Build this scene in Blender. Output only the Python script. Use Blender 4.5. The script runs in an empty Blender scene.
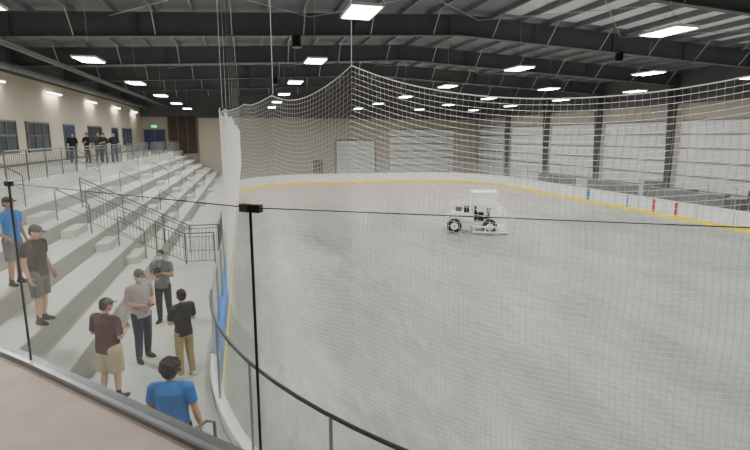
import bpy, bmesh, math, random
import numpy as np
from mathutils import Vector, Matrix
random.seed(7)
sc = bpy.context.scene

# ------------------------------------------------------------------ materials
def lin(c):
    r = []
    for v in c:
        v = v / 255.0
        r.append(v / 12.92 if v <= 0.04045 else ((v + 0.055) / 1.055) ** 2.4)
    return (*r, 1.0)
MATS = {}
def mat(name, rgb, rough=0.6, metal=0.0, noise=0.0, scale=4.0, spec=0.5, emit=None, es=0.0, bump=0.0):
    if name in MATS: return MATS[name]
    m = bpy.data.materials.new(name); m.use_nodes = True
    nt = m.node_tree; b = nt.nodes['Principled BSDF']
    c = lin(rgb)
    b.inputs['Base Color'].default_value = c
    b.inputs['Roughness'].default_value = rough
    b.inputs['Metallic'].default_value = metal
    b.inputs['Specular IOR Level'].default_value = spec
    if emit:
        b.inputs['Emission Color'].default_value = lin(emit)
        b.inputs['Emission Strength'].default_value = es
    if noise > 0:
        tc = nt.nodes.new('ShaderNodeTexCoord')
        n = nt.nodes.new('ShaderNodeTexNoise'); n.inputs['Scale'].default_value = scale
        n.inputs['Detail'].default_value = 6
        r = nt.nodes.new('ShaderNodeValToRGB')
        r.color_ramp.elements[0].position = 0.3; r.color_ramp.elements[1].position = 0.7
        r.color_ramp.elements[0].color = tuple(x * (1 - noise) for x in c[:3]) + (1,)
        r.color_ramp.elements[1].color = tuple(min(1, x * (1 + noise)) for x in c[:3]) + (1,)
        nt.links.new(tc.outputs['Object'], n.inputs['Vector'])
        nt.links.new(n.outputs['Fac'], r.inputs['Fac'])
        nt.links.new(r.outputs['Color'], b.inputs['Base Color'])
        if bump > 0:
            bp = nt.nodes.new('ShaderNodeBump'); bp.inputs['Strength'].default_value = bump
            bp.inputs['Distance'].default_value = 0.02
            nt.links.new(n.outputs['Fac'], bp.inputs['Height'])
            nt.links.new(bp.outputs['Normal'], b.inputs['Normal'])
    MATS[name] = m
    return m
def glassmat(name, haze, tint=(235, 242, 240)):
    m = bpy.data.materials.new(name); m.use_nodes = True
    nt = m.node_tree; nt.nodes.clear()
    out = nt.nodes.new('ShaderNodeOutputMaterial')
    tr = nt.nodes.new('ShaderNodeBsdfTransparent'); tr.inputs['Color'].default_value = (0.98, 0.99, 0.985, 1)
    df = nt.nodes.new('ShaderNodeBsdfDiffuse'); df.inputs['Color'].default_value = lin(tint)
    gl = nt.nodes.new('ShaderNodeBsdfGlossy'); gl.inputs['Roughness'].default_value = 0.03
    m1 = nt.nodes.new('ShaderNodeMixShader'); m1.inputs['Fac'].default_value = haze
    m2 = nt.nodes.new('ShaderNodeMixShader')
    lw = nt.nodes.new('ShaderNodeLayerWeight'); lw.inputs['Blend'].default_value = 0.5
    pw = nt.nodes.new('ShaderNodeMath'); pw.operation = 'POWER'; pw.inputs[1].default_value = 5.0
    mr = nt.nodes.new('ShaderNodeMath'); mr.operation = 'MULTIPLY_ADD'; mr.inputs[1].default_value = 0.45; mr.inputs[2].default_value = 0.018
    nt.links.new(lw.outputs['Facing'], pw.inputs[0]); nt.links.new(pw.outputs[0], mr.inputs[0])
    nt.links.new(tr.outputs[0], m1.inputs[1]); nt.links.new(df.outputs[0], m1.inputs[2])
    nt.links.new(mr.outputs[0], m2.inputs['Fac'])
    nt.links.new(m1.outputs[0], m2.inputs[1]); nt.links.new(gl.outputs[0], m2.inputs[2])
    nt.links.new(m2.outputs[0], out.inputs['Surface'])
    return m

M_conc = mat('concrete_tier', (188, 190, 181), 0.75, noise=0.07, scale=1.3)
M_riser_shade = mat('concrete_tier_riser_shaded', (150, 152, 145), 0.8, noise=0.07, scale=1.3)  # same concrete, darker: riser shading painted into the colour
M_walk = mat('concrete_walkway', (176, 180, 171), 0.6, noise=0.08, scale=0.9)
M_mezz = mat('mezzanine_floor_finish', (176, 159, 148), 0.55, noise=0.12, scale=2.5)
M_wall = mat('beige_wall_paint', (198, 188, 172), 0.8, noise=0.03, scale=0.6)
M_wall2 = mat('grey_beige_wall_panel', (166, 159, 149), 0.8, noise=0.04, scale=0.5)
M_dark = mat('dark_insulation', (100, 101, 104), 0.85, noise=0.08, scale=0.4)
M_roof = mat('roof_deck_dark', (132, 134, 138), 0.8, noise=0.1, scale=0.3)
M_steel = mat('painted_steel_grey', (92, 94, 98), 0.55, noise=0.06, scale=1.0)
M_purl = mat('purlin_grey', (140, 142, 146), 0.6, noise=0.05, scale=2)
M_rod = mat('galvanised_brace', (185, 187, 190), 0.5, noise=0.05, scale=2)
M_strip = mat('bright_roof_liner', (225, 227, 230), 0.6, noise=0.05, scale=2)
M_wpanel = mat('white_liner_panel', (198, 200, 197), 0.7, noise=0.05, scale=0.8)
M_board = mat('dasher_board_white', (224, 225, 224), 0.4, noise=0.02, scale=1)
M_yel = mat('kick_plate_yellow', (250, 222, 30), 0.5, noise=0.03, scale=2, spec=.2)
M_blue = mat('blue_board_panel', (50, 115, 195), 0.45, noise=0.05, scale=2)
M_red = mat('red_board_mark', (190, 40, 40), 0.45, noise=0.05, scale=2)
M_alu = mat('brushed_aluminium', (158, 161, 165), 0.35, 0.7, noise=0.05, scale=8)
M_rail = mat('galvanised_railing', (112, 114, 117), 0.45, 0.5, noise=0.05, scale=8)
M_black = mat('black_metal', (22, 22, 24), 0.45, noise=0.1, scale=8)
M_rubber = mat('black_rubber', (18, 18, 19), 0.8, noise=0.1, scale=8)
M_net = mat('white_net_twine', (240, 240, 234), 0.8, noise=0.02, scale=8)
M_white = mat('white_enamel', (238, 239, 237), 0.35, noise=0.02, scale=4)
M_bdoor = mat('blue_door_paint', (30, 50, 96), 0.45, noise=0.05, scale=3)
M_win = mat('dark_window_glass', (82, 90, 94), 0.08, noise=0.15, scale=0.6)
M_frame = mat('window_frame_metal', (105, 106, 106), 0.4, 0.4, noise=0.05, scale=6)
M_girt = mat('wall_girt_grey', (118, 119, 119), 0.6, noise=0.05, scale=6)
M_brown = mat('brown_opening_panel', (78, 64, 56), 0.8, noise=0.15, scale=1)
M_duct = mat('galvanised_duct', (120, 120, 121), 0.5, 0.3, noise=0.08, scale=2)
M_led = mat('led_panel', (255, 255, 255), 0.5, emit=(255, 254, 248), es=45.0, noise=0.01)
M_tube = mat('linear_led_tube', (255, 255, 255), 0.5, emit=(255, 248, 232), es=20.0, noise=0.01)
M_exit = mat('exit_sign_green', (40, 200, 110), 0.5, emit=(60, 220, 130), es=2.5, noise=0.01)
M_gap = mat('mezzanine_curb_metal', (120, 120, 122), 0.4, 0.6, noise=0.06, scale=6)
G_guard = glassmat('guard_glass', 0.035)
G_rink = glassmat('rink_glass', 0.02)

# ice
def ice_mat():
    m = bpy.data.materials.new('resurfaced_ice'); m.use_nodes = True
    nt = m.node_tree; b = nt.nodes['Principled BSDF']
    tc = nt.nodes.new('ShaderNodeTexCoord')
    mp = nt.nodes.new('ShaderNodeMapping'); mp.inputs['Scale'].default_value = (0.35, 0.12, 1)
    mp.inputs['Rotation'].default_value = (0, 0, math.radians(-35))
    n1 = nt.nodes.new('ShaderNodeTexNoise'); n1.inputs['Scale'].default_value = 1.0; n1.inputs['Detail'].default_value = 8
    n1.inputs['Roughness'].default_value = 0.65
    n2 = nt.nodes.new('ShaderNodeTexNoise'); n2.inputs['Scale'].default_value = 2.0; n2.inputs['Detail'].default_value = 10
    n2.inputs['Roughness'].default_value = 0.7
    mp2 = nt.nodes.new('ShaderNodeMapping'); mp2.inputs['Scale'].default_value = (1.6, 0.35, 1)
    mp2.inputs['Rotation'].default_value = (0, 0, math.radians(60))
    nt.links.new(tc.outputs['Object'], mp.inputs['Vector']); nt.links.new(mp.outputs[0], n1.inputs['Vector'])
    nt.links.new(tc.outputs['Object'], mp2.inputs['Vector']); nt.links.new(mp2.outputs[0], n2.inputs['Vector'])
    r1 = nt.nodes.new('ShaderNodeValToRGB')
    e = r1.color_ramp.elements
    e[0].position = 0.36; e[0].color = lin((134, 140, 131))
    e[1].position = 0.64; e[1].color = lin((172, 176, 170))
    r2 = nt.nodes.new('ShaderNodeValToRGB')
    e = r2.color_ramp.elements
    e[0].position = 0.40; e[0].color = (0.82, 0.82, 0.81, 1)
    e[1].position = 0.60; e[1].color = (1.08, 1.08, 1.08, 1)
    mx = nt.nodes.new('ShaderNodeMix'); mx.data_type = 'RGBA'; mx.blend_type = 'MULTIPLY'; mx.inputs[0].default_value = 1
    nt.links.new(n1.outputs['Fac'], r1.inputs['Fac']); nt.links.new(n2.outputs['Fac'], r2.inputs['Fac'])
    nt.links.new(r1.outputs[0], mx.inputs[6]); nt.links.new(r2.outputs[0], mx.inputs[7])
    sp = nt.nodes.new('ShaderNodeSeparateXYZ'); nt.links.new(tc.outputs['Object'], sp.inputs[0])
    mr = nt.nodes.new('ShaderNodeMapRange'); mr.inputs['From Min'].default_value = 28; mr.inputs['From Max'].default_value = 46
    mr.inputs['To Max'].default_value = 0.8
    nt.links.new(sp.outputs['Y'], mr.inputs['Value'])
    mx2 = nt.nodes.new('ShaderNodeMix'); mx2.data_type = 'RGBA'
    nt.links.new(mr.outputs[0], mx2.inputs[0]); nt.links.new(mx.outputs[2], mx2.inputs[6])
    mx2.inputs[7].default_value = lin((188, 174, 167))  # far ice turns pinkish: wet shine painted into the base colour
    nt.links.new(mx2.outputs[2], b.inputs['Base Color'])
    rr = nt.nodes.new('ShaderNodeMapRange'); rr.inputs['To Min'].default_value = 0.28; rr.inputs['To Max'].default_value = 0.55
    nt.links.new(n1.outputs['Fac'], rr.inputs['Value']); nt.links.new(rr.outputs[0], b.inputs['Roughness'])
    b.inputs['Specular IOR Level'].default_value = 0.4
    return m
M_ice = ice_mat()

# ------------------------------------------------------------------ mesh builder
class MB:
    def __init__(s): s.v = []; s.f = []; s.m = []; s.mats = []
    def mi(s, m):
        if m not in s.mats: s.mats.append(m)
        return s.mats.index(m)
    def add(s, vs, fs, m):
        o = len(s.v); s.v.extend([tuple(v) for v in vs]); k = s.mi(m)
        for f in fs: s.f.append(tuple(i + o for i in f)); s.m.append(k)
    def box(s, x0, x1, y0, y1, z0, z1, m):
        vs = [(x0,y0,z0),(x1,y0,z0),(x1,y1,z0),(x0,y1,z0),(x0,y0,z1),(x1,y0,z1),(x1,y1,z1),(x0,y1,z1)]
        s.add(vs, [(0,3,2,1),(4,5,6,7),(0,1,5,4),(1,2,6,5),(2,3,7,6),(3,0,4,7)], m)
    def obox(s, p0, p1, w, h, m):
        p0 = Vector(p0); p1 = Vector(p1); d = (p1 - p0).normalized()
        up = Vector((0,0,1)) if abs(d.z) < 0.95 else Vector((0,1,0))
        r = d.cross(up).normalized(); u = r.cross(d)
        vs = []
        for p in (p0, p1):
            for a, b in ((-1,-1),(1,-1),(1,1),(-1,1)):
                vs.append(p + r*a*w/2 + u*b*h/2)
        s.add(vs, [(0,3,2,1),(4,5,6,7),(0,1,5,4),(1,2,6,5),(2,3,7,6),(3,0,4,7)], m)
    def tube(s, pts, r, m, n=8, r1=None, caps=True, closed=False):
        pts = [Vector(p) for p in pts]; vs = []; fs = []; N = len(pts)
        for i, p in enumerate(pts):
            if closed: d = pts[(i+1) % N] - pts[i-1]
            else: d = pts[min(i+1, N-1)] - pts[max(i-1, 0)]
            d.normalize()
            up = Vector((0,0,1)) if abs(d.z) < 0.9 else Vector((0,1,0))
            a = d.cross(up).normalized(); b = a.cross(d)
            rr = r if r1 is None else r + (r1 - r) * i / (N - 1)
            for k in range(n):
                t = 2*math.pi*k/n
                vs.append(p + a*math.cos(t)*rr + b*math.sin(t)*rr)
        for i in range(N if closed else N-1):
            j = (i+1) % N
            for k in range(n):
                fs.append((i*n+k, i*n+(k+1) % n, j*n+(k+1) % n, j*n+k))
        if caps and not closed:
            fs.append(tuple(range(n))[::-1]); fs.append(tuple((N-1)*n+k for k in range(n)))
        s.add(vs, fs, m)
    def prism(s, poly, z0, z1, m):
        n = len(poly); vs = [(x,y,z0) for x,y in poly] + [(x,y,z1) for x,y in poly]
        fs = [tuple(range(n))[::-1], tuple(range(n, 2*n))] + [(i,(i+1) % n,n+(i+1) % n,n+i) for i in range(n)]
        s.add(vs, fs, m)
    def sweep(s, pts, nrm, o0, o1, z0, z1, m, closed=True):
        N = len(pts); vs = []; fs = []
        for p, q in zip(pts, nrm):
            for o, z in ((o0,z0),(o1,z0),(o1,z1),(o0,z1)):
                vs.append((p[0]+q[0]*o, p[1]+q[1]*o, z))
        for i in range(N if closed else N-1):
            j = (i+1) % N
            for k in range(4):
                fs.append((i*4+k, i*4+(k+1) % 4, j*4+(k+1) % 4, j*4+k))
        if not closed:
            fs.append((0,1,2,3)); fs.append(tuple((N-1)*4+k for k in (3,2,1,0)))
        s.add(vs, fs, m)
    def build(s, name, parent=None, smooth=False, bevel=0):
        me = bpy.data.meshes.new(name); me.from_pydata(s.v, [], s.f)
        for m in s.mats: me.materials.append(m)
        me.polygons.foreach_set('material_index', s.m)
        bm = bmesh.new(); bm.from_mesh(me); bmesh.ops.recalc_face_normals(bm, faces=bm.faces); bm.to_mesh(me); bm.free()
        if smooth: me.polygons.foreach_set('use_smooth', [True]*len(me.polygons))
        o = bpy.data.objects.new(name, me); sc.collection.objects.link(o)
        if parent: o.parent = parent
        if bevel:
            md = o.modifiers.new('bevel', 'BEVEL'); md.width = bevel; md.segments = 2; md.limit_method = 'ANGLE'
        return o

# ------------------------------------------------------------------ dims
XL, XR, Y0, Y1, R = -0.66, 26.7, 0.9, 56.0, 8.5
WX0, WX1, WY0, WY1 = -11.5, 31.0, -5.0, 64.0
ZM = 3.7      # mezzanine / concourse level
ZW = 0.9      # lower walkway
ZG = 2.4      # top of rink glass
def outline(inset=0.0):
    pts, nr = [], []
    cs = [((XL+R, Y0+R), math.pi, 1.5*math.pi), ((XR-R, Y0+R), 1.5*math.pi, 2*math.pi),
          ((XR-R, Y1-R), 0, .5*math.pi), ((XL+R, Y1-R), .5*math.pi, math.pi)]
    for ci, (c, a0, a1) in enumerate(cs):
        n = 24
        for i in range(n+1):
            a = a0 + (a1-a0)*i/n
            pts.append((c[0]+(R-inset)*math.cos(a), c[1]+(R-inset)*math.sin(a))); nr.append((math.cos(a), math.sin(a)))
        c2, b0, _ = cs[(ci+1) % 4]
        p = pts[-1]; q = (c2[0]+(R-inset)*math.cos(b0), c2[1]+(R-inset)*math.sin(b0))
        L = math.dist(p, q); k = max(1, int(L/1.8))
        for i in range(1, k):
            t = i/k
            pts.append((p[0]+(q[0]-p[0])*t, p[1]+(q[1]-p[1])*t)); nr.append((math.cos(a1), math.sin(a1)))
    return pts, nr
OUT, NRM = outline()

# ------------------------------------------------------------------ shell
b = MB(); b.box(WX0-0.3, WX1+0.3, WY0-0.3, WY1+0.3, -0.3, -0.02, M_walk); b.build('floor')
b = MB(); b.prism([(p[0]+n[0]*0.02, p[1]+n[1]*0.02) for p, n in zip(OUT, NRM)], -0.02, 0.0, M_ice); b.build('ice_sheet')
b = MB()
b.box(WX0-0.3, WX0, WY0, WY1, -0.02, 8.4, M_wall); b.box(WX0-0.3, WX0, WY0, WY1, 8.4, 10.5, M_dark)
b.build('wall_left')
b = MB()
b.box(WX0-0.3, WX1+0.3, WY1, WY1+0.3, -0.02, 7.5, M_wall2); b.box(WX0-0.3, WX1+0.3, WY1, WY1+0.3, 7.5, 11.8, M_dark)
b.build('wall_back')
b = MB()
b.box(WX1, WX1+0.3, WY0, WY1, -0.02, 7.6, M_wall2); b.box(WX1, WX1+0.3, WY0, WY1, 7.6, 10.5, M_dark)
b.build('wall_right')
b = MB(); b.box(WX0-0.3, WX1+0.3, WY0-0.3, WY0, -0.02, 11.8, M_wall2); b.build('wall_front')
RX = 10.0
def zb(x): return 9.9 - 0.05*abs(x-RX)       # underside of rafters
b = MB()
for xa, xb in ((WX0-0.3, RX), (RX, WX1+0.3)):
    za, zc = zb(xa)+1.15, zb(xb)+1.15
    b.add([(xa,WY0,za),(xb,WY0,zc),(xb,WY1+.3,zc),(xa,WY1+.3,za),(xa,WY0,za+.2),(xb,WY0,zc+.2),(xb,WY1+.3,zc+.2),(xa,WY1+.3,za+.2)],
          [(0,3,2,1),(4,5,6,7),(0,1,5,4),(1,2,6,5),(2,3,7,6),(3,0,4,7)], M_roof)
b.build('ceiling')
b = MB()
x = WX0+0.7
while x < WX1:
    z = zb(x)+1.15
    b.box(x-0.02, x+0.02, WY0, WY1, z-0.22, z-0.02, M_purl); b.box(x-0.07, x+0.02, WY0, WY1, z-0.23, z-0.205, M_purl)
    x += 1.5
b.build('roof_purlins')
b = MB()
x = WX0+0.7+1.5*15
while x < WX1-1.6:
    for ya, yb in ((15.4, 22.6),):
        za, zc = zb(x+.2)+1.13, zb(x+1.3)+1.13
        b.add([(x+.2,ya,za),(x+1.3,ya,zc),(x+1.3,yb,zc),(x+.2,yb,za),(x+.2,ya,za+.015),(x+1.3,ya,zc+.015),(x+1.3,yb,zc+.015),(x+.2,yb,za+.015)],
          [(0,3,2,1),(4,5,6,7),(0,1,5,4),(1,2,6,5),(2,3,7,6),(3,0,4,7)], M_strip)
    x += 1.5
b.build('roof_liner_strips')
RY = [-1, 7, 15, 23, 31, 39, 47, 55]
for y in RY:
    b = MB()
    for xa, xb in ((WX0, RX), (RX, WX1)):
        pa, pb = zb(xa), zb(xb)
        def slab(y0, y1, d0, d1):
            b.add([(xa,y0,pa+d0),(xb,y0,pb+d0),(xb,y1,pb+d0),(xa,y1,pa+d0),(xa,y0,pa+d1),(xb,y0,pb+d1),(xb,y1,pb+d1),(xa,y1,pa+d1)],
                  [(0,3,2,1),(4,5,6,7),(0,1,5,4),(1,2,6,5),(2,3,7,6),(3,0,4,7)], M_steel)
        slab(y-0.15, y+0.15, 0, 0.03); slab(y-0.012, y+0.012, 0.03, 0.9); slab(y-0.15, y+0.15, 0.9, 0.93)
    for xs in np.arange(WX0+3, WX1, 4.5):
        b.box(xs-0.02, xs+0.02, y-0.14, y+0.14, zb(xs)+0.03, zb(xs)+0.9, M_steel)
    for xs in np.arange(WX0+2.2, WX1-1, 3.0):
        for sgn in (-1, 1):
            b.tube([(xs, y+sgn*0.12, zb(xs)+0.05), (xs, y+sgn*1.0, zb(xs)+0.98)], 0.024, M_rod, 5)
    for xc, sg in ((WX1, -1),):
        zt = zb(xc)+0.2; zb0 = 0
        vs = [(xc, y-0.02, zb0), (xc+sg*0.35, y-0.02, zb0), (xc+sg*0.8, y-0.02, zt), (xc, y-0.02, zt)]
        vs += [(v[0], y+0.02, v[2]) for v in vs]
        b.add(vs, [(0,1,2,3),(7,6,5,4),(0,4,5,1),(1,5,6,2),(2,6,7,3),(3,7,4,0)], M_steel)
        b.obox((xc+sg*0.35, y, zb0), (xc+sg*0.8, y, zt), 0.3, 0.05, M_steel)
    b.build('steel_portal_frame')
b = MB()
for (ya, yb) in ((15, 23), (31, 39), (47, 55)):
    for xa, xb in ((-5, 3), (3, 11), (11, 19), (19, 27)):
        b.tube([(xa, ya, zb(xa)+0.8), (xb, yb, zb(xb)+0.8)], 0.018, M_rod, 5)
        b.tube([(xb, ya, zb(xb)+0.8), (xa, yb, zb(xa)+0.8)], 0.018, M_rod, 5)
b.build('roof_bracing_rods')
def liner(name, axis, a0, a1, z0, z1):
    b = MB(); n = 6
    for i in range(n):
        za = z0+(z1-z0)*i/n; zc = z0+(z1-z0)*(i+1)/n
        if axis == 'x':
            b.box(a0, a1, WY1-0.09, WY1-0.002, za+0.03, zc-0.09, M_wpanel); b.box(a0, a1, WY1-0.13, WY1-0.002, zc-0.09, zc+0.03, M_girt)
        else:
            b.box(WX1-0.09, WX1-0.002, a0, a1, za+0.03, zc-0.09, M_wpanel); b.box(WX1-0.13, WX1-0.002, a0, a1, zc-0.09, zc+0.03, M_girt)
    b.build(name)
liner('wall_liner_panel', 'x', 18.5, 27.5, 0.6, 6.2)
for ya, yb in ((56.5, 63), (47.6, 54.4), (39.6, 46.4), (31.6, 38.4), (23.6, 30.4), (15.6, 22.4), (7.6, 14.4)):
    liner('wall_liner_panel', 'y', ya, yb, 0.5, 6.4)
b = MB()
b.box(11.2, 16.6, WY1-0.12, WY1-0.003, 0.0, 4.9, M_frame)
for i in range(8): b.box(11.4, 16.4, WY1-0.16, WY1-0.1, 0.02+i*0.59, 0.57+i*0.59, M_wpanel)
b.build('door_1')
b = MB()
b.box(8.4, 9.6, WY1-0.08, WY1-0.003, 0.0, 2.3, M_frame); b.box(8.5, 9.5, WY1-0.12, WY1-0.06, 0.0, 2.2, M_frame); b.box(8.6,8.7,WY1-0.17,WY1-0.1,1.0,1.1,M_alu)
b.build('door_2')
b = MB()
b.box(-11.3, -8.9, WY1-0.08, WY1-0.003, ZM, ZM+2.4, M_frame)
for a in (-11.2, -10.05): b.box(a, a+1.05, WY1-0.12, WY1-0.06, ZM+.02, ZM+2.3, M_bdoor); b.box(a+.7, a+.9, WY1-.13, WY1-.1, ZM+1.2, ZM+2.0, M_win)
b.build('door_3')
b = MB(); b.box(-10.4, -9.8, WY1-0.12, WY1-0.003, ZM+2.6, ZM+2.85, M_exit); b.box(-10.45,-9.75,WY1-.1,WY1-.002,ZM+2.57,ZM+2.88,M_frame); b.build('exit_sign')
b = MB()
b.box(-8.6, -5.4, WY1-0.15, WY1-0.003, ZM-0.4, 7.6, M_brown)  # dark brown sheet, painting the darkness inside a wall opening
for k in range(4): b.box(-8.6+k*1.03, -8.5+k*1.03, WY1-0.2, WY1-0.1, ZM-0.4, 7.6, M_steel)
b.build('dark_opening_1')
b = MB(); b.box(-5.2, -1.0, WY1-0.2, WY1-0.003, -0.0, 7.4, M_wall); b.build('wall_feature')
def lwin(k, ya, yb, z0, z1, n):
    b = MB(); b.box(WX0+0.002, WX0+0.06, ya, yb, z0, z1, M_win)
    for i in range(n+1):
        y = ya+(yb-ya)*i/n; b.box(WX0+0.002, WX0+0.11, y-0.05, y+0.05, z0, z1, M_frame)
    for z in (z0, z1, (z0*0.45+z1*0.55)): b.box(WX0+0.002, WX0+0.11, ya-0.05, yb+0.05, z-0.05, z+0.05, M_frame)
    b.build('window_%d' % k)
lwin(1, 26.6, 30.2, 4.4, 6.0, 3); lwin(2, 31.6, 34.8, 4.4, 6.0, 3); lwin(3, 43.0, 46.6, 4.4, 6.0, 3); lwin(4, 54.2, 58.0, 4.4, 6.0, 3)
def ldoor(k, ya, yb):
    b = MB(); b.box(WX0+0.002, WX0+0.08, ya-.1, yb+.1, ZM, ZM+2.35, M_frame)
    ym = (ya+yb)/2
    for p, q in ((ya, ym-.02), (ym+.02, yb)):
        b.box(WX0+0.06, WX0+0.12, p, q, ZM+.02, ZM+2.25, M_bdoor); b.box(WX0+.1, WX0+.135, p+.15, p+.4, ZM+1.2, ZM+2.0, M_win)
        b.tube([(WX0+.12, q-.12, ZM+.9), (WX0+.2, q-.12, ZM+.95), (WX0+.2, q-.12, ZM+1.25), (WX0+.12, q-.12, ZM+1.3)], .015, M_alu)
    b.build('door_%d' % k)
ldoor(4, 37.6, 39.6); ldoor(5, 50.2, 52.2)
b = MB(); b.box(WX0+.002, WX0+.03, 6, WY1-.01, ZM, ZM+.12, M_frame); b.build('baseboard_left')
b = MB()
b.tube([(-10.6, -2, 8.5), (-10.6, 63.5, 8.5)], 0.2, M_duct, 12)
for y in range(0, 64, 4): b.tube([(-10.6, y, 8.5), (-10.6, y+.08, 8.5)], 0.22, M_frame, 12); b.tube([(-10.6, y, 8.6), (-10.6, y, zb(-10.6)+1.0)], .012, M_black, 5)
b.build('air_duct')
b = MB()
for dx, dz, r in ((0, 0, .06), (.25, .05, .04), (.5, -.1, .03)):
    b.tube([(-8.9+dx, -2, 8.75+dz), (-8.9+dx, 63.5, 8.75+dz)], r, M_purl, 8)
b.build('ceiling_pipes')

# ------------------------------------------------------------------ walkway, tiers, concourse, mezzanine
arc = []
for i in range(0, 19):
    a = math.pi + (math.pi/2)*i/18
    arc.append((XL+R+(R+0.12)*math.cos(a), Y0+R+(R+0.12)*math.sin(a)))
poly = [(-3.0, 62), (XL-0.12, 62)] + arc + [(20, Y0-0.12), (20, WY0), (-3.0, WY0)]
b = MB(); b.prism(poly, -0.02, ZW, M_walk); b.build('walkway_slab')
TIERS = [(-3.0, 1.35), (-3.7, 1.8), (-4.5, 2.25), (-5.35, 2.7), (-6.2, 3.15), (-7.05, 3.7)]
b = MB()
prev = [ZW]+[t[1] for t in TIERS]
for i, (x, z) in enumerate(TIERS[:-1]):
    xn = TIERS[i+1][0]
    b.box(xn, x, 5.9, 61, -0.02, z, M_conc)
    b.box(x, x+0.006, 5.9, 61, prev[i], z-0.03, M_riser_shade)
for ya in (16.3, 24.5, 33, 41.5, 50):
    for i, (x, z) in enumerate(TIERS):
        mid = (prev[i]+z)/2
        b.box(x-0.02, x+0.38, ya, ya+1.3, prev[i]-0.01, mid, M_conc)
b.build('bleacher_tiers')
b = MB(); b.box(WX0+.001, -7.05, 5.9, 63.99, 3.3, ZM, M_walk); b.box(-7.3, -7.05, 5.9, 61, -0.02, 3.3, M_conc); b.build('concourse_slab')
GP = [(-3.75, 5.86), (-1.45, 3.63), (0.012, 2.11), (3.46, 0.16), (6.0, -1.28)]
b = MB(); b.prism([(-11.49, 5.86)] + GP + [(6.0, -4.99), (-11.49, -4.99)], 3.3, ZM, M_mezz); b.build('mezzanine_slab')
root = bpy.data.objects.new('glass_guardrail', None); sc.collection.objects.link(root)
b = MB(); g = MB()
GT = ZM+1.21
for i in range(len(GP)-1):
    p, q = Vector((*GP[i], 0)), Vector((*GP[i+1], 0))
    d = (q-p).normalized(); n = Vector((-d.y, d.x, 0))
    b.obox(p+Vector((0,0,ZM-0.07)), q+Vector((0,0,ZM-0.07)), 0.10, 0.19, M_gap)
    b.obox(p-n*0.03+Vector((0,0,ZM+0.03)), q-n*0.03+Vector((0,0,ZM+0.03)), 0.03, 0.012, M_alu)
    a = p + d*0.006; c = q - d*0.006
    g.obox(a+Vector((0,0,(ZM+.025+GT)/2)), c+Vector((0,0,(ZM+.025+GT)/2)), 0.014, GT-ZM-.025, G_guard)
    b.obox(p+Vector((0,0,GT+.003)), q+Vector((0,0,GT+.003)), 0.014, 0.003, M_black)
for i in (1, 2, 3):
    p = Vector((*GP[i], 0))
    b.obox(p+Vector((0,0,ZM+0.02)), p+Vector((0,0,GT)), 0.012, 0.012, M_black)
p = Vector((*GP[2], 0)); d = (Vector((*GP[1], 0))-p).normalized(); d2 = (Vector((*GP[3], 0))-p).normalized()
b.obox(p+d*0.05+Vector((0,0,GT)), p+Vector((0,0,GT)), 0.03, 0.032, M_black)
b.obox(p+d2*0.05+Vector((0,0,GT)), p+Vector((0,0,GT)), 0.03, 0.032, M_black)
p = Vector((*GP[1], 0)); d = (Vector((*GP[2], 0))-p).normalized()
b.obox(p-d*0.03+Vector((0,0,GT)), p+d*0.03+Vector((0,0,GT)), 0.03, 0.03, M_black)
b.build('guard_frame', root); g.build('guard_panels', root)

# ------------------------------------------------------------------ dasher boards
root = bpy.data.objects.new('rink_dasher_boards', None); sc.collection.objects.link(root)
b = MB()
b.sweep(OUT, NRM, 0.0, 0.1, 0.2, 1.07, M_board); b.sweep(OUT, NRM, -0.015, 0.1, 0.0, 0.22, M_yel)
b.sweep(OUT, NRM, -0.03, 0.12, 1.07, 1.12, M_board)
b.box(XL-0.001, XL+0.012, 9.6, 36, 0.3, 1.06, M_blue); b.box(XL-.03-.1, XL+0.04, 9.5, 36, 1.12, 1.135, M_blue)
b.box(XR-0.012, XR+0.001, 34.4, 34.8, 0.2, 1.07, M_blue); b.box(XR-0.012, XR+0.001, 27.7, 27.95, 0.2, 1.07, M_red)
b.box(XR-0.012, XR+0.001, 30.2, 30.35, 0.2, 1.07, M_blue); b.box(XR-0.012, XR+0.001, 25.9, 26.1, 0.2, 1.07, M_red)
for y in np.arange(10, 48, 2.4): b.box(XR-0.008, XR+0.001, y, y+0.03, 0.2, 1.07, M_frame)
b.build('boards', root)
g = MB(); g.sweep(OUT, NRM, 0.045, 0.057, 1.12, ZG, G_rink); g.build('glass', root)
b = MB()
last = None
for p, n in zip(OUT, NRM):
    if last and math.dist(p, last) < 1.3: continue
    last = p
    q = (p[0]+n[0]*0.05, p[1]+n[1]*0.05)
    b.box(q[0]-.018, q[0]+.018, q[1]-.018, q[1]+.018, 1.1, ZG, M_alu)
path = [(XL+R+(R+.05)*math.cos(math.pi+math.pi/2*i/30), Y0+R+(R+.05)*math.sin(math.pi+math.pi/2*i/30), ZG) for i in range(31)]
b.tube(path + [(18, Y0-.05, ZG)], 0.024, M_black, 8)
b.tube([(XL-.05, 9.4, ZG), (XL-.05, 24, ZG)], 0.012, M_alu, 6)
b.build('glass_posts_and_rail', root)

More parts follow.
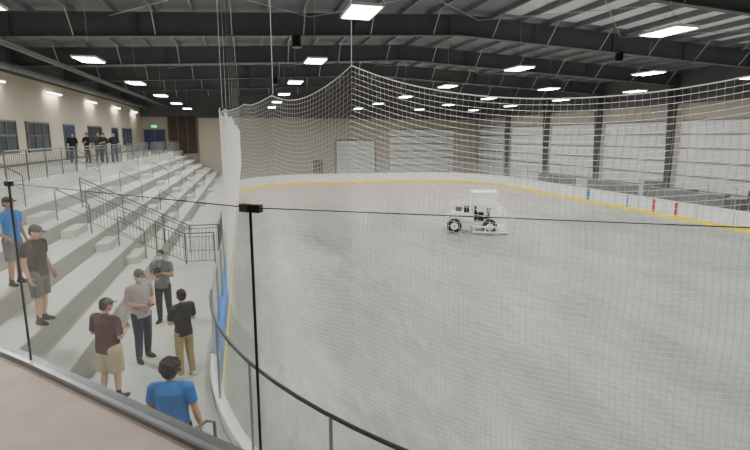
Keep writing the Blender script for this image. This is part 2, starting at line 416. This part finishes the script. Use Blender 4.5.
# ------------------------------------------------------------------ netting
b = MB()
NI = 0.26; RN = R-NI; cx, cy = XL+R, Y0+R
def catn(s, keys):
    for (s0, k0), (s1, k1, sag) in zip([(k[0], k[1]) for k in keys[:-1]], keys[1:]):
        if s0 <= s <= s1:
            t = (s-s0)/(s1-s0); return k0+(k1-k0)*t - 4*sag*t*(1-t)
    return keys[-1][1]
A = math.radians
keysA = [(A(180), .5, 0), (A(189), .42, .06), (A(198), .42, .05), (A(204.5), .47, .05), (A(214), .66, .16), (A(248), 1.05, .56), (A(270), 1.0, .3)]
def strands(P, rad, m):
    rows = len(P); cols = len(P[0])
    for r in range(rows): b.tube(P[r], rad, m, 3, caps=False)
    for c in range(cols): b.tube([P[r][c] for r in range(rows)], rad, m, 3, caps=False)
ncol = 262; nrow = 68
P = []
for r in range(nrow+1):
    row = []
    for c in range(ncol+1):
        a = A(180)+(A(270)-A(180))*c/ncol
        top = 5.2+catn(a, keysA); f = r/nrow
        z = ZG+0.02+(top-ZG-0.02)*f
        w = 0.012*math.sin(a*40+f*5)+0.02*math.sin(a*9)*f
        da = 0.0015*math.sin(f*17+a*23)
        row.append(Vector((cx+(RN+w)*math.cos(a+da), cy+(RN+w)*math.sin(a+da), z)))
    P.append(row)
strands(P, 0.0014, M_net)
b.tube(P[-1], 0.005, M_net, 5)
n2 = 440; r2 = 36; P2 = []
keysB = [(9.4, .5, 0)]+[(y, .62+0.05*(y > 14), .15) for y in np.arange(13.4, 56, 4.0)]
for r in range(r2+1):
    row = []
    for c in range(n2+1):
        y = 9.4+(53.4-9.4)*c/n2; f = r/r2
        top = 5.2+catn(y, keysB)
        row.append(Vector((XL+NI+0.03*math.sin(y*2.1+f*2)*f, y, ZG+0.02+(top-ZG-.02)*f)))
    P2.append(row)
strands(P2, 0.0042, M_net)
b.tube(P2[-1], 0.008, M_net, 5)
P3 = []
for r in range(31):
    row = []
    for c in range(60):
        x = cx+10*c/59; f = r/30
        top = 5.2+1.0-.3*4*((c % 30)/30)*(1-(c % 30)/30)
        row.append(Vector((x, Y0+NI, ZG+.02+(top-ZG-.02)*f)))
    P3.append(row)
strands(P3, 0.0021, M_net)
for a in (189, 204.5, 214, 248, 270):
    aa = A(a); k = catn(aa, keysA); x, y = cx+RN*math.cos(aa), cy+RN*math.sin(aa)
    b.tube([(x, y, 5.2+k), (x, y, zb(x)+1.0)], 0.004, M_rod, 5)
for y in np.arange(13.4, 54, 4.0):
    b.tube([(XL+NI, y, 5.85), (XL+NI, y, zb(XL)+1.0)], 0.005, M_rod, 5)
b.build('safety_netting')

# ------------------------------------------------------------------ lights
def highbay(x, y, z, power=270):
    e = MB()
    e.box(-.36, .36, -.66, .66, 0.0, .05, M_white); e.box(-.40, -.36, -.70, .70, -.012, .06, M_white); e.box(.36, .40, -.70, .70, -.012, .06, M_white)
    e.box(-.36, .36, -.70, -.66, -.012, .06, M_white); e.box(-.36, .36, .66, .70, -.012, .06, M_white)
    e.box(-.35, .35, -.65, -.01, -.02, 0.001, M_led); e.box(-.35, .35, .01, .65, -.02, 0.001, M_led)
    e.box(-.08, .08, -.25, .25, .05, .14, M_frame)
    for sx in (-.5, .5): e.tube([(0, sx, .05), (0, 0, .6)], .006, M_black, 4)
    e.tube([(0, 0, .6), (0, 0, zb(x)+1.1-z)], .008, M_rod, 4)
    o = e.build('high_bay_light'); o.location = (x, y, z)
    ld = bpy.data.lights.new('lamp', 'AREA'); ld.shape = 'RECTANGLE'; ld.size = .6; ld.size_y = 1.2; ld.energy = power; ld.color = (1, .985, .955)
    lo = bpy.data.objects.new('lamp', ld); sc.collection.objects.link(lo); lo.parent = o; lo.location = (0, 0, -.05)
for r in range(7):
    y = 4.4+8.2*r
    for x, z in ((-5.3, 7.95), (2.9, 8.2), (12.0, 8.2), (18.9, 8.2), (25.4, 8.2)):
        highbay(x, y, z, 200)
for y in (12, 20, 28, 36, 44, 52, 60):
    e = MB(); e.box(-.06, .06, -1.2, 1.2, 0, .08, M_white); e.box(-.055, .055, -1.17, 1.17, -.05, 0, M_tube); e.box(-.2, 0, -.05, .05, .02, .06, M_white)
    o = e.build('linear_wall_light'); o.location = (WX0+.2, y, 7.88)
    ld = bpy.data.lights.new('lamp', 'AREA'); ld.shape = 'RECTANGLE'; ld.size = .1; ld.size_y = 2; ld.energy = 35; ld.color = (1, .93, .82)
    lo = bpy.data.objects.new('lamp', ld); sc.collection.objects.link(lo); lo.parent = o; lo.location = (0.02, 0, -.07)
for x, y in ((2.4, 22.6), (19, 22.6), (2.4, 38.6)):
    e = MB(); e.tube([(0, 0, -.28), (0, 0, -.2), (0, 0, .1), (0, 0, .18)], .2, M_black, 14); e.tube([(0,0,-.3),(0,0,-.27)], .23, M_frame, 14)
    e.box(-.05, .05, -.05, .05, .15, .45, M_steel)
    e.build('ceiling_speaker').location = (x, y+.4, 9.35)

# ------------------------------------------------------------------ railings
def guard(name, base, h=1.07, sp=0.115, post=1.6):
    b = MB()
    base = [Vector(p) for p in base]; up = Vector((0, 0, 1))
    b.tube([p+up*h for p in base], .024, M_rail, 8)
    b.tube([p+up*(h-.12) for p in base], .014, M_rail, 6)
    b.tube([p+up*.1 for p in base], .014, M_rail, 6)
    for p, q in zip(base[:-1], base[1:]):
        L = (q-p).length; n = max(1, round(L/post))
        for i in range(n+1):
            c = p.lerp(q, i/n); b.tube([c, c+up*h], .022, M_rail, 6)
        k = int(L/sp)
        for i in range(k):
            c = p.lerp(q, (i+.5)/k); b.tube([c+up*.1, c+up*(h-.12)], .008, M_rail, 4)
    return b.build(name)
guard('stair_railing', [(-5.0, 17.75, 2.42), (-3.0, 17.75, 1.36), (-2.1, 17.75, .9), (-1.15, 17.75, .9)])
guard('stair_railing', [(-5.6, 19.4, 2.74), (-3.0, 19.4, 1.36), (-2.1, 19.4, .9), (-1.1, 19.4, .9), (-1.1, 22.5, .9)])
for ya, yb in ((8.5, 16.2), (17.7, 24.4), (25.9, 32.9), (34.4, 41.4), (42.9, 49.9), (51.4, 61)):
    guard('concourse_railing', [(-7.12, ya, ZM), (-7.12, yb, ZM)], sp=.15, post=1.9)
def aislerail(y):
    b = MB()
    for i in range(0, 5, 2):
        x0, z0 = TIERS[i]; x1, z1 = TIERS[i+1]
        xa, xb = x0-.2, x1-.25
        b.tube([(xa, y, z0), (xa, y, z0+.9), (xa-.03, y, z0+.95), (xb+.03, y, z1+.95), (xb, y, z1+.9), (xb, y, z1)], .02, M_rail, 7)
        b.tube([(xa, y, z0+.5), (xb, y, z1+.5)], .015, M_rail, 6)
    b.build('aisle_handrail')
for y in (16.95, 25.15, 33.65, 42.15, 50.65): aislerail(y)
b = MB()
b.tube([(-.98, 5.25, ZW), (-.98, 5.25, 1.85), (-.93, 5.25, 1.93), (-.56, 5.6, 1.98), (-.48, 5.64, 1.93), (-.46, 5.65, ZW)], .02, M_rail, 8)
b.tube([(-.98, 5.25, 1.4), (-.46, 5.65, 1.4)], .016, M_rail, 7)
b.build('entry_handrail')

# ------------------------------------------------------------------ players benches etc right side
for ya in (14, 24.5, 31.5, 39):
    b = MB()
    b.box(27.6, 28.0, ya, ya+5.5, .42, .47, M_white)
    for k in range(4): b.box(27.7, 27.9, ya+.2+k*1.6, ya+.3+k*1.6, 0, .42, M_frame)
    b.box(28.5, 28.56, ya-.2, ya+5.7, 0, 1.6, M_dark); b.box(28.47, 28.59, ya-.2, ya+5.7, 1.6, 1.66, M_alu)
    b.build('players_bench')
b = MB()
for k in range(9):
    x = 29.4+random.random()*.8; y = 20+k*1.3; h = .8+random.random()*1.3
    b.box(x-.4, x+.4, y, y+1.0, 0, h, random.choice([M_steel, M_brown, M_dark, M_bdoor]))
    b.box(x-.43, x+.43, y-.03, y+1.03, h, h+.05, M_frame)
b.build('stacked_crates')

# ------------------------------------------------------------------ ice machine
def machine():
    root = bpy.data.objects.new('ice_resurfacer', None); sc.collection.objects.link(root)
    b = MB()
    for z in (.12, .42):
        b.tube([(-.2, -.95, z), (1.75, -.95, z), (1.75, .95, z), (-.2, .95, z)], .05, M_white, 8)
    for x in (-.1, .5, 1.1, 1.7):
        for y in (-.95, .95): b.tube([(x, y, .03), (x, y, .42)], .045, M_white, 6)
    b.box(1.2, 1.7, -.9, .9, .05, .3, M_white); b.box(-.1, 1.2, -.06, .06, .35, .45, M_frame)
    b.box(-1.5, 1.0, -.55, .55, .45, .62, M_white)
    b.box(-1.35, -.2, -.6, .6, .62, 1.1, M_white)
    b.box(-1.62, -1.4, -.5, .5, .5, .85, M_white)
    b.box(-.15, .45, -.45, .45, .62, .95, M_rubber); b.box(.05, .45, -.3, .3, .95, 1.05, M_rubber); b.box(-.05, .05, -.3, .3, .95, 1.4, M_rubber)
    b.tube([(.8, 0, .62), (.65, 0, 1.2)], .03, M_black, 6)
    pts = [(.65+.02*math.sin(t), .2*math.cos(t), 1.22+.2*math.sin(t)*.5) for t in np.linspace(0, 2*math.pi, 14)[:-1]]
    b.tube(pts, .018, M_black, 6, closed=True)
    b.box(.75, 1.35, -.6, .6, .62, 1.3, M_white)
    b.box(-.25, 1.1, -.7, .7, 1.55, 2.2, M_white); b.box(-.3, 1.15, -.75, .75, 2.2, 2.26, M_white)
    for x in (-.15, 1.0):
        for y in (-.6, .6): b.tube([(x, y, .6), (x, y, 1.6)], .05, M_white, 6)
    for y in (-.6, .6):
        b.tube([(-1.35, y, 1.05), (-1.35, y, 1.55), (-.2, y, 1.75)], .04, M_white, 6)
        b.tube([(1.0, y, 1.7), (1.7, y, 1.2), (1.72, y, .4)], .04, M_white, 6)
    b.tube([(-1.35, -.6, 1.5), (-1.35, .6, 1.5)], .04, M_white, 6)
    b.tube([(-.5, -.3, 1.05), (-.5, -.3, 1.45)], .15, M_black, 10)
    b.tube([(-.9, .2, 1.05), (-.9, .2, 1.35)], .18, M_frame, 10)
    b.build('chassis_and_tank', root, bevel=0.015)
    w = MB()
    for x in (-1.15, .75):
        for y in (-.72, .72):
            s = 1 if y > 0 else -1
            w.tube([(x, y-.13, .4), (x, y-.11, .4), (x, y+.11, .4), (x, y+.13, .4)], .4, M_rubber, 20)
            w.tube([(x, y+s*.12, .4), (x, y+s*.145, .4)], .2, M_white, 14)
            w.tube([(x, y+s*.14, .4), (x, y+s*.16, .4)], .06, M_black, 8)
    w.build('wheels', root)
    root.location = (12.3, 25.3, 0); root.rotation_euler = (0, 0, math.radians(-22))
machine()

# ------------------------------------------------------------------ PEOPLE
def rot(yaw=0, pitch=0, roll=0):
    return Matrix.Rotation(yaw, 3, 'Z') @ Matrix.Rotation(pitch, 3, 'X') @ Matrix.Rotation(roll, 3, 'Y')
class Body:
    def __init__(s): s.p = []
    def cap(s, a, b, r0, r1, m, flat=False): s.p.append(('cap', Vector(a), Vector(b), r0, r1, m, flat))
    def ell(s, c, r, m, R=None): s.p.append(('ell', Vector(c), Vector(r), R or Matrix.Identity(3), m))
    def loft(s, rings, m): s.p.append(('loft', rings, m))
    def mesh(s, voxel, smooth=3):
        bm = bmesh.new()
        for q in s.p:
            if q[0] == 'cap':
                _, a, c, r0, r1, m, flat = q
                d = c-a; L = d.length; Rm = d.to_track_quat('Z', 'Y').to_matrix().to_4x4()
                bmesh.ops.create_cone(bm, cap_ends=True, segments=18, radius1=r0, radius2=r1, depth=L, matrix=Matrix.Translation((a+c)/2) @ Rm)
                bmesh.ops.create_icosphere(bm, subdivisions=3, radius=r0, matrix=Matrix.Translation(a))
                if not flat: bmesh.ops.create_icosphere(bm, subdivisions=3, radius=r1, matrix=Matrix.Translation(c))
            elif q[0] == 'ell':
                _, c, r, Rr, m = q
                bmesh.ops.create_icosphere(bm, subdivisions=3, radius=1, matrix=Matrix.Translation(c) @ Rr.to_4x4() @ Matrix.Diagonal((*r, 1)))
            else:
                _, rings, m = q; n = 24; rows = []
                for (x, y, z, rx, ry) in rings:
                    rows.append([bm.verts.new((x+rx*math.cos(2*math.pi*k/n), y+ry*math.sin(2*math.pi*k/n), z)) for k in range(n)])
                for i in range(len(rows)-1):
                    for k in range(n): bm.faces.new((rows[i][k], rows[i][(k+1) % n], rows[i+1][(k+1) % n], rows[i+1][k]))
                bm.faces.new(rows[0][::-1]); bm.faces.new(rows[-1])
        me = bpy.data.meshes.new('tmp'); bm.to_mesh(me); bm.free()
        o = bpy.data.objects.new('tmp', me); sc.collection.objects.link(o)
        md = o.modifiers.new('r', 'REMESH'); md.mode = 'VOXEL'; md.voxel_size = voxel; md.adaptivity = 0
        if smooth:
            ms = o.modifiers.new('s', 'SMOOTH'); ms.factor = .5; ms.iterations = smooth
        dg = bpy.context.evaluated_depsgraph_get(); dg.update()
        res = bpy.data.meshes.new_from_object(o.evaluated_get(dg))
        bpy.data.objects.remove(o); bpy.data.meshes.remove(me)
        n = len(res.polygons); C = np.empty(n*3); res.polygons.foreach_get('center', C); C = C.reshape(-1, 3)
        best = np.full(n, 1e9); idx = np.zeros(n, int); mats = []
        for q in s.p:
            if q[0] == 'cap':
                _, a, c, r0, r1, m, flat = q
                a_ = np.array(a); d = np.array(c)-a_; t = ((C-a_) @ d)/(d @ d); tc = np.clip(t, 0, 1)
                D = np.linalg.norm(C-(a_+tc[:, None]*d), axis=1)-(r0+(r1-r0)*tc)
                if flat: D = np.where(t > 1.02, D+.05+r1, D)
            elif q[0] == 'ell':
                _, c, r, Rr, m = q
                L = (C-np.array(c)) @ np.array(Rr); r_ = np.array(r)
                k0 = np.linalg.norm(L/r_, axis=1); k1 = np.linalg.norm(L/r_**2, axis=1)+1e-9
                D = k0*(k0-1)/k1
            else:
                _, rings, m = q; Z = [g[2] for g in rings]
                f = lambda j: np.interp(C[:, 2], Z, [g[j] for g in rings])
                rx, ry = f(3), f(4)
                D = (np.sqrt(((C[:, 0]-f(0))/rx)**2+((C[:, 1]-f(1))/ry)**2)-1)*np.minimum(rx, ry)
                D = D+np.where(C[:, 2] < Z[0]-.012, .3, 0)+np.where(C[:, 2] > Z[-1]+.012, .3, 0)
            if m not in mats: mats.append(m)
            w = D < best; best[w] = D[w]; idx[w] = mats.index(m)
        for m in mats: res.materials.append(m)
        res.polygons.foreach_set('material_index', idx.tolist()); res.polygons.foreach_set('use_smooth', [True]*n)
        return res

def hand(B, w, d, pn, side, skin, curl=0.5):
    d = Vector(d).normalized(); pn = Vector(pn); pn = (pn-d*pn.dot(d)).normalized(); sd = d.cross(pn).normalized()*side
    w = Vector(w)
    for k in range(4):
        o = (k-1.5)*.019
        B.cap(w+d*.005+sd*o*.6, w+d*.082+sd*o, .014, .0115, skin)
    L = [.040, .044, .041, .032]
    for k in range(4):
        o = (1.5-k)*.0195; p = w+d*(.085-(.004 if k in (0, 3) else 0))+sd*o; a = 0
        for j, f in enumerate((1, .7, .55)):
            a += curl*(.7 if j == 0 else 1)
            q = p+(d*math.cos(a)+pn*math.sin(a))*L[k]*f
            B.cap(p, q, .0092-.0008*j, .0086-.0008*j, skin); p = q
    p = w+d*.02+sd*.03; q = p+(d*.6+sd*.7+pn*.35).normalized()*.035; r = q+(d*.9+sd*.2+pn*.5).normalized()*.03
    B.cap(w+d*.015+sd*.015, p, .014, .0125, skin); B.cap(p, q, .0125, .0105, skin); B.cap(q, r, .0105, .009, skin)

SK = [mat('skin_light', (205, 160, 135), .55, noise=.04, scale=20), mat('skin_tan', (178, 130, 104), .55, noise=.04, scale=20)]
M_eye = mat('eye_dark', (25, 20, 18), .3); M_eyew = mat('eye_white', (230, 228, 222), .3); M_lip = mat('lips', (160, 95, 88), .5)
def person(name, loc, face, H=1.75, shirt=None, legs='shorts', bottom=None, hair=None, style='short', cap=None, mask=None,
           skin=0, shoe=None, arms=('relax', 'relax'), hy=0, hp=0, build=1.0, voxel=.011, stance=0.0, socks=None, extra=None, sleeve=.62):
    sk = SK[skin]; shoe = shoe or M_rubber
    B = Body(); F = Body()
    w = build
    st = stance
    for s in (-1, 1):
        hip = Vector((s*.09*w, 0, .90)); kn = Vector((s*.105, .015+s*st*.5, .49)); an = Vector((s*.12, -.03+s*st, .09))
        if legs == 'shorts':
            B.cap(hip, kn+Vector((0, 0, .015)), .108*w, .098*w, bottom, True)
            B.cap(hip, kn, .08*w, .058, sk); B.cap(kn, an.lerp(kn, .68), .057, .06, sk); B.cap(an.lerp(kn, .68), an, .06, .038, sk)
            B.cap(an+Vector((0, 0, .09)), an, .043, .043, socks or shoe)
        else:
            B.cap(hip, kn, .098*w, .075*w, bottom); B.cap(kn, an.lerp(kn, .6), .074*w, .070*w, bottom); B.cap(an.lerp(kn, .6), an+Vector((0, 0, .0)), .070*w, .057, bottom, True)
        yaw = -s*.18
        dr = Vector((-math.sin(yaw), math.cos(yaw), 0))
        hl = Vector((an.x, an.y-.03, .045))
        B.cap(hl, hl+dr*.11+Vector((0, 0, .0)), .042, .044, shoe); B.cap(hl+dr*.11, hl+dr*.19-Vector((0, 0, .012)), .044, .032, shoe)
        B.cap(an+Vector((0, 0, .03)), hl+dr*.08, .045, .04, shoe)
        B.ell(hl+dr*.085-Vector((0, 0, .03)), (.048, .14, .015), shoe, rot(yaw))
    B.loft([(0, 0, .80, .13*w, .10*w), (0, 0, .88, .168*w, .118*w), (0, 0, .97, .165*w, .115*w), (0, 0, 1.05, .14*w, .10*w)], bottom)
    B.loft([(0, .0, .86, .180*w, .130*w), (0, 0, .93, .178*w, .130*w), (0, .004, 1.06, .160*w, .122*w), (0, .008, 1.18, .165*w, .122*w), (0, .008, 1.28, .178*w, .122*w),
            (0, .0, 1.36, .185*w, .112*w), (0, -.005, 1.42, .165*w, .092), (0, -.01, 1.465, .095, .07), (0, -.008, 1.485, .06, .058)], shirt)
    B.cap((0, -.012, 1.44), (0, .005, 1.56), .056, .052, sk)
    nk = Vector((0, .0, 1.50)); Rh = rot(hy, hp)
    hc = nk+Rh @ Vector((0, .018, .125))
    for s, pose in ((-1, arms[0]), (1, arms[1])):
        sh = Vector((s*.178*w, -.005, 1.395))
        if pose == 'relax': el = Vector((s*.245*w, -.035, 1.12)); wr = Vector((s*.262*w, .055, .885)); pn = Vector((-s, .3, 0)); cu = .35
        elif pose == 'front': el = Vector((s*.235*w, -.01, 1.13)); wr = Vector((s*.07, .26*w, 1.11)); pn = Vector((-s*.4, 0, .9)); cu = .7
        elif pose == 'chest': el = Vector((s*.24*w, .05, 1.14)); wr = Vector((s*.05, .27, 1.27)); pn = Vector((-s, -.5, .2)); cu = .6
        elif pose == 'fold': el = Vector((s*.245*w, .03, 1.13)); wr = Vector((-s*.04, .19, 1.16+s*.03)); pn = Vector((0, -1, 0)); cu = .4
        elif pose == 'hip': el = Vector((s*.36, -.08, 1.16)); wr = Vector((s*.20*w, .06, 1.0)); pn = Vector((0, -1, -.3)); cu = .4
        mid = sh.lerp(el, sleeve)
        B.cap(sh, mid, .074, .064, shirt, True); B.cap(sh, sh+Vector((-s*.08, 0, .03)), .07, .06, shirt)
        B.cap(sh, el, .052, .043, sk); B.cap(el, el.lerp(wr, .35), .043, .043, sk); B.cap(el.lerp(wr, .35), wr, .043, .027, sk)
        hand(F, wr, (wr-el), pn, 1 if Vector((wr-el)).cross(pn).y > 0 else -1, sk, cu)
    def h(c): return hc+Rh @ Vector(c)
    F.cap(nk-Vector((0, 0, .02)), h((0, -.01, -.04)), .052, .053, sk)
    F.ell(h((0, -.008, .012)), (.077, .097, .100), sk, Rh); F.ell(h((0, .028, -.055)), (.057, .066, .062), sk, Rh)
    F.ell(h((0, .055, -.095)), (.024, .022, .02), sk, Rh)
    F.cap(h((0, .092, .005)), h((0, .108, -.028)), .010, .013, sk)
    for s in (-1, 1):
        F.ell(h((s*.079, -.008, -.01)), (.012, .02, .032), sk, Rh)
        F.ell(h((s*.031, .083, .004)), (.014, .011, .008), M_eyew, Rh); F.ell(h((s*.031, .091, .004)), (.0075, .006, .0075), M_eye, Rh)
        F.cap(h((s*.016, .094, .026)), h((s*.048, .082, .027)), .006, .005, hair)
        if not mask: F.cap(h((0, .092, -.058)), h((s*.022, .085, -.056)), .0065, .005, M_lip)
    if mask:
        F.ell(h((0, .052, -.050)), (.062, .062, .055), mask, Rh)
        for s in (-1, 1): F.cap(h((s*.05, .06, -.03)), h((s*.082, -.01, -.01)), .006, .005, mask)
    if style == 'short':
        F.ell(h((0, -.022, .032)), (.084, .098, .093), hair, Rh); F.ell(h((0, -.05, -.03)), (.072, .062, .06), hair, Rh)
    elif style == 'bun':
        F.ell(h((0, -.022, .030)), (.086, .102, .096), hair, Rh); F.ell(h((0, -.05, -.035)), (.076, .068, .065), hair, Rh)
        F.ell(h((0, -.135, .04)), (.045, .04, .045), hair, Rh)
    elif style == 'long':
        F.ell(h((0, -.022, .030)), (.088, .102, .096), hair, Rh); F.ell(h((0, -.055, -.07)), (.085, .07, .12), hair, Rh)
    elif style == 'curly':
        rs = random.Random(3)
        F.ell(h((0, -.025, .032)), (.102, .116, .108), hair, Rh); F.ell(h((0, -.06, -.03)), (.095, .08, .08), hair, Rh)
        for k in range(100):
            t = rs.uniform(0, 2*math.pi); u = rs.uniform(-.45, 1); q = math.sqrt(1-u*u)
            v = Vector((q*math.cos(t)*.112, q*math.sin(t)*.118-.03, u*.112+.03))
            if v.y > .055 and v.z < .07: continue
            F.ell(h(v), (.022, .022, .022), hair, Rh)
    if cap:
        F.ell(h((0, -.008, .045)), (.088, .106, .078), cap, Rh)
        F.ell(h((0, .115, .045)), (.062, .068, .010), cap, Rh @ rot(0, -.15)); F.ell(h((0, 0, .123)), (.01, .01, .006), cap, Rh)
    m1 = B.mesh(voxel, 3); m2 = F.mesh(.0055 if voxel < .015 else .009, 1)
    o = bpy.data.objects.new(name, m1); sc.collection.objects.link(o)
    o2 = bpy.data.objects.new('head_and_hands', m2); sc.collection.objects.link(o2); o2.parent = o
    if extra:
        e = MB(); extra(e); eo = e.build('carried_item', o, bevel=.004)
    k = H/1.75
    o.scale = (k, k, k); o.location = loc; o.rotation_euler = (0, 0, math.radians(face))
    return o
c_ = lambda n, rgb, r=.85: mat(n, rgb, r, noise=.08, scale=14, bump=.15)
blk = c_('black_tshirt', (24, 25, 28)); gsh = c_('grey_shorts', (92, 94, 98)); blu = c_('blue_polo', (10, 118, 200))
mar = c_('maroon_plaid', (74, 42, 48)); bei = c_('pale_striped_shirt', (170, 160, 160)); nav = c_('navy_trousers', (30, 38, 66)); grt = c_('grey_tshirt', (108, 110, 112))
dkp = c_('dark_trousers', (38, 38, 42)); hbr = c_('brown_hair', (50, 36, 28)); hbk = c_('black_hair', (20, 17, 16)); cgr = c_('grey_cap', (92, 90, 84)); cbk = c_('charcoal_cap', (40, 40, 42))
mwh = c_('white_face_mask', (205, 212, 216)); mbk = c_('black_face_mask', (25, 25, 28)); ltk = c_('light_khaki', (190, 176, 146)); tansh = c_('brown_shoes', (74, 52, 38))
dksuit = c_('dark_suit', (32, 34, 42)); whs = c_('white_trainers', (200, 200, 198)); olv = c_('olive_khaki_trousers', (160, 138, 96))
def phone(e): e.box(-.035, .035, .30, .42, 1.14, 1.152, M_black)
def camera_prop(e):
    e.box(-.075, .075, .27, .34, 1.28, 1.39, M_black); e.tube([(0, .34, 1.33), (0, .45, 1.33)], .04, M_black, 12); e.box(-.03, .03, .28, .33, 1.39, 1.42, M_black)
    e.tube([(-.055, .29, 1.36), (-.07, .13, 1.44), (-.06, 0, 1.51), (0, -.065, 1.5), (.06, 0, 1.51), (.07, .13, 1.44), (.055, .29, 1.36)], .01, M_black, 5)
person('man_in_blue_shirt', (-4.58, 11.3, 2.25), -115, 1.80, blu, 'shorts', gsh, hbr, 'short', cap=cbk, arms=('relax', 'hip'), skin=1, stance=.03)
person('man_in_black_shirt', (-3.76, 10.12, 1.80), -108, 1.86, blk, 'shorts', gsh, hbr, 'short', cap=cgr, arms=('relax', 'relax'), hp=-.25, build=1.06, stance=.05, skin=0, shoe=M_rubber)
person('photographer_in_grey_shirt', (-1.98, 12.1, ZW), 172, 1.76, grt, 'long', dkp, hbk, 'short', mask=mwh, arms=('chest', 'front'), build=1.0, extra=camera_prop, skin=1, hp=-.1)
person('man_in_pale_shirt', (-2.07, 10.05, ZW), -140, 1.84, bei, 'long', nav, hbr, 'short', cap=cgr, mask=mwh, arms=('front', 'front'), hp=-.2, shoe=tansh, extra=phone, build=1.02, sleeve=.75, stance=.06)
person('woman_in_black_shirt', (-1.2, 9.1, ZW), 35, 1.66, blk, 'long', olv, hbk, 'bun', mask=mbk, arms=('fold', 'fold'), shoe=whs, build=.98, sleeve=.8)
person('man_in_maroon_shirt', (-2.3, 8.55, ZW), -35, 1.76, mar, 'shorts', ltk, hbr, 'short', cap=cgr, arms=('front', 'front'), build=1.26, hy=-.3, hp=-.15, sleeve=.85, stance=.05)
person('person_in_blue_polo', (-.96, 5.9, ZW), -12, 1.74, blu, 'long', dkp, hbk, 'curly', arms=('front', 'relax'), build=1.15, hp=-.2, skin=0)
for i, (x, y, f, sh, st) in enumerate(((-9.75, 33.2, 200, dksuit, 'short'), (-8.95, 33.0, 150, dksuit, 'short'), (-8.5, 33.6, 210, c_('slate_shirt', (70, 76, 92)), 'short'), (-8.05, 33.0, 170, dksuit, 'long'), (-7.55, 33.2, 190, dksuit, 'short'))):
    person('spectator', (x, y, ZM), f, 1.74+.03*(i % 3), sh, 'long', dkp, hbk, st, arms=('relax', 'fold' if i % 2 else 'relax'), voxel=.018, sleeve=.9)

# ------------------------------------------------------------------ world & camera
w = bpy.data.worlds.new('World'); sc.world = w; w.use_nodes = True
w.node_tree.nodes['Background'].inputs[0].default_value = (.5, .52, .55, 1); w.node_tree.nodes['Background'].inputs[1].default_value = .3
cam = bpy.data.cameras.new('camera'); co = bpy.data.objects.new('camera', cam); sc.collection.objects.link(co)
cam.lens = 24; cam.sensor_width = 36; cam.clip_end = 300; cam.clip_start = .05
psi, th = math.radians(14.47), math.radians(9.98)
fw = Vector((math.sin(psi)*math.cos(th), math.cos(psi)*math.cos(th), -math.sin(th)))
rt = Vector((math.cos(psi), -math.sin(psi), 0)); up = rt.cross(fw)
Mx = Matrix((rt, up, -fw)).transposed().to_4x4(); Mx.translation = (0, 0, 5.2)
co.matrix_world = Mx
sc.camera = co
